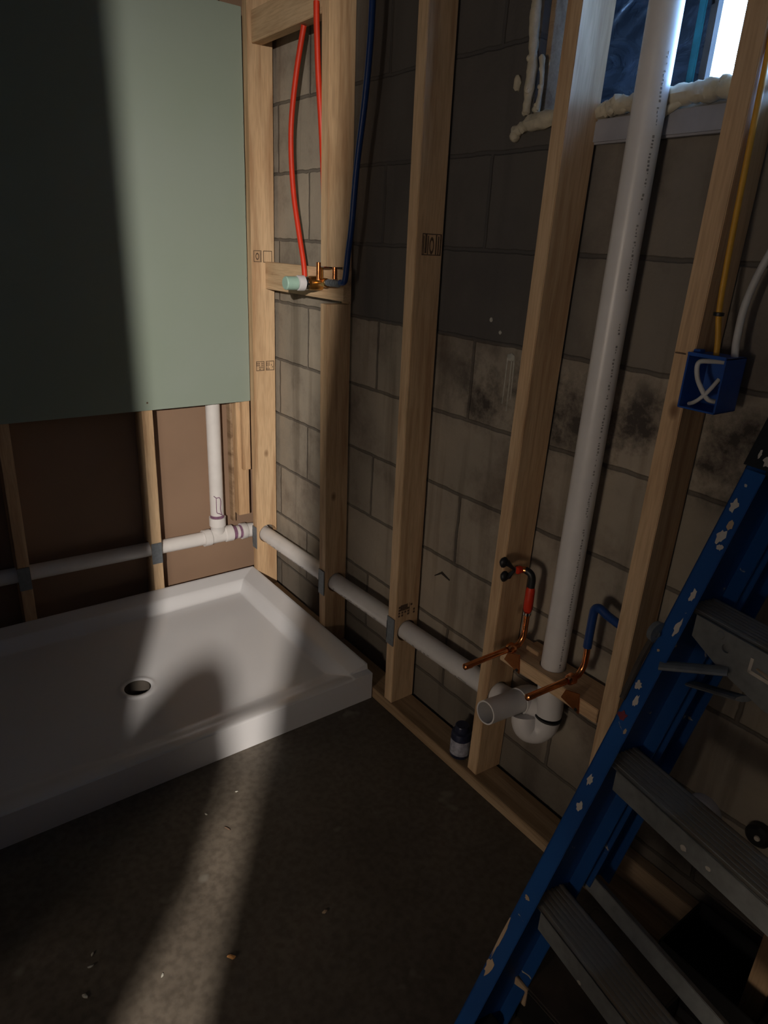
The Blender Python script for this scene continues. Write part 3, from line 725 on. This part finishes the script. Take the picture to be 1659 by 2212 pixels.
# ------------------------------------------------------------------ sink supplies
def stub_out(y, tip, zb, bend_top, label):
    e = tag(empty('copper_stub_out', (.0, y, zb-.03)), label, 'copper stub')
    path = smooth_path([(tip[0], tip[1], tip[2]), (tip[0]*.5, (tip[1]+y)/2, (tip[2]+zb)/2), (.005, y, zb), (.022, y, zb+.006), (.031, y-.0015, zb+.024), (.032, y-.002, zb+.05), bend_top], 6)
    tubeo('pipe', 'copper', path, .0075, e, 18)
    lathe_o('closed_tip', 'copper', [(0, -.004), (.004, -.003), (.0078, 0), (.0078, .02)], tip, (1, (y-tip[1])/.15, 0), e, 16)
    bm = nb()
    # ear plate screwed to the edge of the block
    addhex(bm, [(-.0035, y+.022, .462), (-.0035, y+.012, .489), (-.0035, y-.032, .448), (-.0035, y-.026, .500),
                (-.001, y+.022, .462), (-.001, y+.012, .489), (-.001, y-.032, .448), (-.001, y-.026, .500)], .0008)
    lathe(bm, [(.0076, 0), (.012, .006), (.0135, .020), (.0105, .022)], (-.022, y, zb), (1, 0, 0), 20)
    obj('ear_plate', bm, 'copper', e, smooth=True)
    lathe_o('screw_head', 'black', [(0, -.002), (.004, -.001), (.0045, .001)], (-.004, y-.023, .456), (1, 0, 0), e, 10)
    return e
s1 = stub_out(-1.457, (-.150, -1.443, .497), .5085, (.032, -1.459, .600), 'copper stub with a red hot valve above it beside the leaning stud')
s2 = stub_out(-1.640, (-.135, -1.625, .518), .527, (.032, -1.6405, .602), 'copper stub fed by the blue tube, nearest the blue box stud')
hv = tag(empty('shutoff_valve', (.03, -1.46, .60)), 'red banded shutoff valve with black wing handle above the left copper stub', 'valve')
lathe_o('crimp_ring', 'chrome', [(.0085, 0), (.0105, .001), (.0105, .008), (.0085, .009)], (.032, -1.459, .592), (0, 0, 1), hv, 16)
tubeo('red_sleeve', 'red_pex', [(.032, -1.459, .602), (.032, -1.459, .610), (.032, -1.459, .660), (.032, -1.459, .668)], [.009, .0115, .0115, .009], hv, 16)
tubeo('elbow', 'black', smooth_path([(.032, -1.459, .668), (.032, -1.459, .690), (.030, -1.453, .703), (.026, -1.440, .708)], 5), .009, hv, 14)
tubeo('copper_nipple', 'copper', [(.026, -1.442, .708), (.020, -1.431, .707)], .0085, hv, 14)
lathe_o('red_knob', 'red_pex', [(0, 0), (.008, 0), (.0095, .002), (.0095, .012), (0, .014)], (.004, -1.432, .7085), (1, 0, 0), hv, 18)
bm = nb()
c0 = Vector((.004, -1.426, .708))
for dd in (Vector((-.021, .019, .017)), Vector((-.017, .015, -.020))):
    blob(bm, c0+dd, .0125, (1.0, .75, 1.15), noise=.12)
for ang, ln in ((R(158), .030), (R(205), .028)):
    d = Vector((0, -math.cos(ang), math.sin(ang))) ; d = Vector((-.28, .55*ln/.05, .34 if ang < math.pi else -.62)).normalized()
    a = c0; b = c0+d*ln*.55; c = c0+d*ln
    addtube(bm, [a, b, c-d*.006, c], [.005, .0095, .0135, .008], 12, flat=.5)
addtube(bm, [c0+Vector((.0, -.004, 0)), c0+Vector((.012, .002, 0))], .0075, 12)
obj('wing_handle', bm, 'black', hv, smooth=True)
tubing('water_tube', 'blue_pex', [(.032, -1.6405, .598), (.032, -1.6405, .61), (.032, -1.6405, .675), (.032, -1.643, .697), (.032, -1.655, .704), (.032, -1.675, .697), (.032, -1.700, .692), (.032, -1.7165, .690)], .0098,
       'blue water tube elbowing into the blue box stud above the right copper stub')
bpy.data.objects['water_tube.003'].name = 'supply_tube'

# primer can standing on the bottom plate
cn = tag(empty('primer_can', (.032, -1.285, .0385)), 'small dark can with a pale label on the bottom plate below the drain stub', 'can')
lathe_o('body', 'navy_tin', [(0, 0), (.029, 0), (.0300, .002), (.0300, .074), (.028, .080), (.018, .084), (0, .084)], (.032, -1.285, .0388), parent=cn)
lathe_o('cap', 'navy_tin', [(.019, .082), (.021, .083), (.021, .100), (.019, .103), (0, .103)], (.032, -1.285, .0388), parent=cn)
bm = nb()
n = 16
for k in range(n):
    a0, a1 = R(150+k*11), R(150+(k+1)*11); vs = []
    for r_ in (.0303, .0308):
        for a in (a0, a1):
            for z in (.050, .098): vs.append((.032+r_*math.cos(a), -1.285+r_*math.sin(a), z))
    addhex(bm, vs)
obj('label', bm, 'label', cn)

# ------------------------------------------------------------------ electrical box and cables
eb = tag(empty('electrical_box', (.025, -1.79, 1.178)), 'open blue plastic electrical box nailed to the stud', 'electrical box')
bm = nb(); X0, X1, Y0, Y1, Z0, Z1, T = -.012, .058, -1.828, -1.7585, 1.178, 1.272, .003
addbox(bm, X0, X1, Y0, Y0+T, Z0, Z1, .001); addbox(bm, X0, X1, Y1-T, Y1, Z0, Z1, .001)
addbox(bm, X0, X1, Y0, Y1, Z0, Z0+T, .001); addbox(bm, X0, X1, Y0, Y1, Z1-T, Z1, .001); addbox(bm, X1-T, X1, Y0, Y1, Z0, Z1, .001)
addbox(bm, X0-.001, X0+.003, Y0, Y1, Z1-.001, Z1+.003, .0008)
obj('shell', bm, 'blue_box', eb)
boxo('side_flange', 'blue_box', .005, .022, Y1-.012, Y1+.0005, Z1, Z1+.007, eb, .001)
yc = tag(empty('cable', (.02, -1.785, 1.275)), 'yellow electrical cable running down the stud into the blue box', 'cable')
tubeo('sheath', 'yellow', smooth_path([(.028, -1.762, 2.281), (.026, -1.763, 2.0), (.022, -1.7665, 1.75), (.020, -1.772, 1.55), (.018, -1.777, 1.42), (.017, -1.782, 1.345), (.019, -1.7895, 1.30), (.020, -1.792, 1.274), (.02, -1.792, 1.262)], 8), .0058, yc, 12, flat=.8)
lathe_o('staple', 'black', [(.0052, 0), (.0088, .001), (.0088, .006), (.0052, .007)], (.017, -1.7825, 1.336), (0, 0, 1), yc, 14)
wc = tag(empty('cable', (.04, -1.81, 1.275)), 'white electrical cable arching from the right edge into the blue box', 'cable')
tubeo('sheath', 'white_cable', smooth_path([(.05, -1.99, 1.70), (.048, -1.93, 1.62), (.045, -1.865, 1.52), (.042, -1.828, 1.43), (.040, -1.812, 1.36), (.040, -1.811, 1.30), (.038, -1.8155, 1.272), (.036, -1.815, 1.262)], 8), .0062, wc, 12)
tubeo('inner_wire', 'white_cable', smooth_path([(.036, -1.815, 1.262), (.012, -1.79, 1.262), (-.002, -1.776, 1.258), (-.004, -1.780, 1.235), (-.004, -1.793, 1.215), (.0, -1.805, 1.20), (.012, -1.812, 1.196)], 8), .0042, wc, 10)
tubeo('inner_wire', 'white_cable', smooth_path([(.01, -1.768, 1.184), (.0, -1.780, 1.189), (-.004, -1.792, 1.198), (-.002, -1.803, 1.212), (.01, -1.812, 1.235)], 8), .0036, wc, 10)
tubeo('bare_wire', 'copper', smooth_path([(.03, -1.815, 1.255), (.02, -1.812, 1.235), (.012, -1.80, 1.215), (.010, -1.79, 1.205)], 8), .0022, wc, 8)

# ------------------------------------------------------------------ ladder
A = Vector((-.1234, -1.9397, .8793)); th, yaw = .3963, -.17
dr = -Vector((math.sin(th)*math.cos(yaw), math.sin(th)*math.sin(yaw), math.cos(th)))
wv = Vector((math.sin(yaw), -math.cos(yaw), 0)); nv = wv.cross(dr)
def LP(s, w, n): return A + dr*s + wv*w + nv*n
lad = tag(empty('stepladder', LP(.95, .17, .1)), 'blue fibreglass stepladder with grey steps leaning at the right, splashed with paint', 'stepladder')
lad.location.z = 0
def lbox(bm, s0, s1, w0, w1, n0, n1, bev=.001, wo=0.0):
    """box in ladder space; wo splays the far end of the box outward"""
    addhex(bm, [LP(s, w+(wo if s == s1 else 0), n) for s in (s0, s1) for w in (w0, w1) for n in (n0, n1)], bev)
# left front rail: a channel with its flanges turned inwards
bm = nb(); S0, S1 = -.255, .945
lbox(bm, S0, S1, -.034, -.030, -.028, .086); lbox(bm, S0, S1, -.034, .002, -.028, -.0245); lbox(bm, S0, S1, -.034, -.004, .083, .0865)
obj('rail', bm, 'blue_rail', lad)
bm = nb(); o_ = .10; W2 = .325
lbox(bm, S0, S1, W2+.030, W2+.034, -.028, .086, wo=o_); lbox(bm, S0, S1, W2-.002, W2+.034, -.028, -.0245, wo=o_); lbox(bm, S0, S1, W2+.004, W2+.034, .083, .0865, wo=o_)
obj('rail', bm, 'blue_rail', lad)
# rear legs, folded flat behind
bm = nb(); lbox(bm, -.22, .566, -.030, -.027, .100, .166); lbox(bm, -.22, .566, -.030, .0, .100, .103); lbox(bm, -.22, .566, -.030, -.005, .163, .166)
obj('rear_leg', bm, 'blue_rail', lad)
bm = nb(); lbox(bm, -.22, .566, W2+.027, W2+.030, .100, .166, wo=.06); lbox(bm, -.22, .566, W2, W2+.03, .100, .103, wo=.06)
obj('rear_leg', bm, 'blue_rail', lad)
bm = nb(); lbox(bm, .545, .575, -.025, W2+.08, .104, .118); obj('rear_brace', bm, 'aluminium', lad)
def step(s, wl, kind='tread'):
    p = LP(s, 0, 0); e = []
    hx = Vector((math.cos(yaw), math.sin(yaw), 0)); zz = Vector((0, 0, 1))
    bm = nb(); q = p - hx*.004
    def b(u0, u1, h0, h1, wa, wb, bev=.0015): addhex(bm, [q+hx*u+zz*h+wv*w for u in (u0, u1) for h in (h0, h1) for w in (wa, wb)], bev)
    b(0, .076, -.004, 0, -.029, wl, .001); b(0, .003, -.046, 0, -.001, wl, .001); b(.073, .076, -.036, 0, -.029, wl, .001)
    for k in range(7): b(.008+k*.0095, .0125+k*.0095, -.001, .0016, -.029, wl, 0)
    o = obj('step', bm, ['tread', 'aluminium'], lad)
    for f in o.data.polygons:
        if abs(f.normal.z) < .7: f.material_index = 1
    return o
step(0.0, W2+.03); step(.305, W2+.055); step(.610, W2+.08)
# bottom brace step piece and top-step bracket
bm = nb(); addtube(bm, [LP(.105, -.004, -.030), LP(.060, .078, .010)], .015, 10, flat=.3); obj('knee_brace', bm, 'aluminium', lad)
bm = nb(); addtube(bm, [LP(.125, .0, .080), LP(.085, .115, .020)], .016, 10, flat=.3); obj('knee_brace', bm, 'aluminium', lad)
hx = Vector((math.cos(yaw), math.sin(yaw), 0)); zz = Vector((0, 0, 1))
bm = nb(); q = LP(0, 0, 0) - hx*.006
prof = [(-.001, 0), (.20, 0), (.20, -.085), (.145, -.090), (.06, -.068), (-.001, -.040)]
va = [bm.verts.new(q+wv*a+zz*b) for a, b in prof]; vb_ = [bm.verts.new(q-hx*.003+wv*a+zz*b) for a, b in prof]
bm.faces.new(va); bm.faces.new(vb_[::-1])
for k in range(len(prof)): bm.faces.new((va[k], va[(k+1) % 6], vb_[(k+1) % 6], vb_[k]))
br_ = obj('bracket', bm, 'aluminium', lad)
cut(br_, cyl(q+wv*.062-zz*.028-hx*.02, q+wv*.062-zz*.028+hx*.02, .0075, 20))
lathe_o('rivet', 'aluminium', [(0, -.002), (.006, -.0015), (.0075, 0)], q-hx*.003+wv*.048-zz*.011, hx, lad, 14)
bm = nb()
for a, b2, c2, d2 in ((.105, .20, -.044, -.038), (.105, .110, -.044, -.018)): addhex(bm, [q-hx*u+wv*w+zz*h for u in (.0032, .0045) for w in (a, b2) for h in (c2, d2)])
obj('label_border', bm, 'paint_white', lad)
bm = nb(); addtube(bm, [q-hx*.0035+wv*.118-zz*.030, q-hx*.0035+wv*.15-zz*.034, q-hx*.0035+wv*.20-zz*.032], [.004, .008, .007], 10, flat=.25); obj('label_mark', bm, 'paint_tan', lad)
# black moulded top cap
bm = nb(); addhex(bm, [LP(s, w, n) for s in (-.36, -.243) for w in (-.040, W2+.045) for n in (-.034, .17)], .006)
top = obj('top_cap', bm, 'black', lad)
# feet
for w in (-.032, W2+.10):
    bm = nb(); c = LP(S1, w+.012, .03); addbox(bm, c.x-.045, c.x+.05, c.y-.022, c.y+.022, .0005, .03, .004); obj('foot', bm, 'rubber', lad)
# spreader pivot showing behind the rail, tray corner and rear knob
bm = nb(); lathe(bm, [(0, -.006), (.010, -.006), (.018, -.002), (.019, .008), (0, .010)], LP(.060, -.040, -.030), wv, 20); lathe(bm, [(0, -.004), (.005, -.003), (.006, .002)], LP(.062, -.030, -.036), -nv, 10)
obj('pivot', bm, 'steel', lad, smooth=True)
bm = nb(); addtube(bm, smooth_path([LP(.075, -.037, -.032), LP(.12, -.037, -.034), LP(.19, -.036, -.030)], 4), .0055, 8); obj('spreader_bar', bm, 'buck', lad, smooth=True)
wk = tag(lathe_o('black_cap', 'black', [(0, 0), (.016, 0), (.024, -.006), (.024, -.018), (.018, -.024), (0, -.025)], (.0995, -2.057, .374), (1, 0, 0)), 'round black knob with a pale bolt on the block wall behind the ladder', 'knob')
lathe_o('bolt', 'paint_white', [(0, -.004), (.005, -.003), (.006, 0)], (.0745, -2.060, .376), (1, 0, 0), wk, 12)
tag(lathe_o('cleanout_cap', 'sill', [(0, -.014), (.030, -.013), (.036, -.006), (.037, 0), (0, 0)], (.0998, -1.945, .338), (1, 0, 0)), 'grey round cap on the block wall, peeping over the middle ladder step', 'cap')
# paint splashes on the front flange
def splat(s, w, ls, lw, m, seed, n=-.0284):
    rnd = random.Random(seed); bm = nb(); K = 15; a, b = [], []
    for k in range(K):
        t = 2*math.pi*k/K; f = .6+.6*rnd.random()
        p = (s+ls*math.cos(t)*f, w+lw*math.sin(t)*f)
        a.append(bm.verts.new(LP(p[0], p[1], n))); b.append(bm.verts.new(LP(p[0], p[1], n-.0006)))
    bm.faces.new(a[::-1]); bm.faces.new(b)
    for k in range(K): bm.faces.new((a[k], a[(k+1) % K], b[(k+1) % K], b[k]))
    return obj('paint_splash', bm, m, lad)
for k, (s, w, ls, lw, m) in enumerate([(-.182, -.020, .012, .007, 'paint_white'), (-.150, -.010, .010, .005, 'paint_tan'), (-.128, -.016, .014, .009, 'paint_white'), (-.112, -.008, .006, .006, 'paint_white'), (-.218, -.018, .003, .003, 'paint_white'),
    (-.024, -.010, .013, .006, 'paint_white'), (.035, -.008, .016, .005, 'paint_white'), (.085, -.019, .003, .003, 'paint_tan'), (.155, -.022, .008, .007, 'paint_white'), (.180, -.012, .012, .005, 'paint_white'), (.215, -.022, .010, .009, 'paint_red'), (.235, -.004, .005, .003, 'paint_tan'),
    (.345, -.020, .010, .006, 'paint_white'), (.395, -.014, .009, .006, 'paint_white'), (.60, -.02, .004, .006, 'paint_tan'), (.70, -.030, .045, .0035, 'paint_tan'), (.76, -.024, .02, .008, 'paint_tan')]):
    splat(s, w, ls, lw, m, 40+k)
for k, (s, w, ls, lw) in enumerate([(-.262, .0, .008, .008), (-.270, -.018, .008, .003), (-.285, .012, .004, .010)]): splat(s, w, ls, lw, 'paint_white', 80+k, n=-.0342)

for s_, w_, dz, r_ in ((.305, .150, -.030, .0055), (.305, .195, -.026, .004), (.610, .110, -.040, .004)):
    bm = nb(); q = LP(s_, w_, 0)-hx*.0045+zz*dz; blob(bm, q, r_, (.25, 1, 1), noise=.4); obj('paint_splash', bm, 'paint_white', lad)

# ------------------------------------------------------------------ unseen blockers added to shape the work light's shadows
tag(tubeo('shadow_roll', 'cloth', [(-2.36, -2.66, .05), (-1.722, -2.70, 1.175), (-1.690, -2.70, 1.245), (-1.670, -2.70, 1.30), (-1.662, -2.70, 1.32)], [.078, .076, .062, .038, .015], seg=24), 'unseen grey roll added to cast a shadow on the tray and floor', 'roll')
bm = nb(); addhex(bm, [(x+dx, y, z) for x in (-1.711, -1.588) for y in (-2.74, -2.70) for z, dx in ((0.0005, 0), (2.3, .252))], .002)
tag(obj('shadow_board', bm, 'wood_z'), 'unseen pine board added to shape the edge of the work light', 'board')

# ------------------------------------------------------------------ things on the floor behind the ladder
bx = tag(empty('tool_case', (-.20, -1.97, 0)), 'low black case with a dusty lid and a paint-splashed corner under the lowest step', 'case')
boxo('body', 'black', -.352, -.10, -2.07, -1.865, .0005, .092, bx, .004); boxo('lid', 'buck', -.356, -.096, -2.074, -1.861, .0925, .104, bx, .004)
bm = nb(); addbox(bm, -.3575, -.3525, -1.900, -1.861, .055, .1045, .001); addbox(bm, -.3575, -.33, -1.8605, -1.8595, .06, .1045, .0004); obj('paint_splash', bm, 'paint_tan', bx)
tb = tag(empty('plastic_tote', (-.02, -2.10, 0)), 'open black plastic tote on the floor behind the stepladder at the bottom right', 'tote')
bm = nb()
for a in ((-.088, -.084, -2.20, -2.00), (.066, .070, -2.20, -2.00)): addbox(bm, *a, .039, .15, .001)
addbox(bm, -.088, .070, -2.20, -2.196, .039, .15, .001); addbox(bm, -.088, .070, -2.004, -2.0, .039, .15, .001); addbox(bm, -.088, .07, -2.20, -2.0, .039, .043, .001)
obj('shell', bm, 'black', tb)
bm = nb(); addtube(bm, [(-.089, -2.06, .09), (-.089, -2.15, .085)], .004, 8, flat=.4); obj('scratch', bm, 'crumb', tb)
boxo('base_runner', 'rubber', -.08, -.05, -2.19, -2.01, .0005, .039, tb, .002)

# ------------------------------------------------------------------ debris on the floor
def debris(name, m, x, y, s, label, grp=None, seed=0, sq=(1.4, .7, .35), rot=0.0):
    rnd = random.Random(seed); bm = nb(); g_ = bmesh.ops.create_icosphere(bm, subdivisions=1, radius=s)
    for v in g_['verts']: v.co = Vector((v.co.x*sq[0]*rnd.uniform(.7, 1.2), v.co.y*sq[1]*rnd.uniform(.7, 1.2), v.co.z*sq[2]*rnd.uniform(.8, 1.1)))
    bmesh.ops.rotate(bm, verts=bm.verts, cent=(0, 0, 0), matrix=Matrix.Rotation(rot, 3, 'Z'))
    lo = min(v.co.z for v in bm.verts); bmesh.ops.translate(bm, verts=bm.verts, vec=(x, y, .0005-lo))
    return tag(obj(name, bm, m), label, 'debris', grp)
debris('wood_chip', 'chip', -.768, -1.455, .009, 'small orange wood chip in the lit strip of floor', None, 1, rot=2.2)
debris('bark_sliver', 'ink', -.633, -1.135, .008, 'dark curled sliver lying in the lit strip of floor near the base', None, 2, (1.5, .3, .3), 2.0)
debris('leaf_bit', 'paint_tan', -.55, -1.475, .006, 'tiny yellowish scrap on the dark floor right of the lit strip', None, 3)
DB = [(-1.015, -1.31, .005), (-1.005, -1.285, .004), (-1.04, -1.365, .006), (-1.075, -1.42, .006), (-.90, -1.41, .004), (-.66, -1.06, .004), (-.56, -1.03, .004)]
DN = ['pale crumb beside the yellow fleck at the dark left of the floor', 'yellowish crumb highest of the dark left cluster', 'bright crumb at the left border of the lit strip', 'pale crumb nearest the bottom edge at the left', 'pale crumb left of the orange wood chip',
      'small light speck in the lit strip above the dark sliver', 'small light speck close under the curb front']
for k, ((x, y, s), n_) in enumerate(zip(DB, DN)): debris('plaster_crumb', 'crumb', x, y, s, n_, 'crumbs scattered on the floor', 10+k, rot=k)
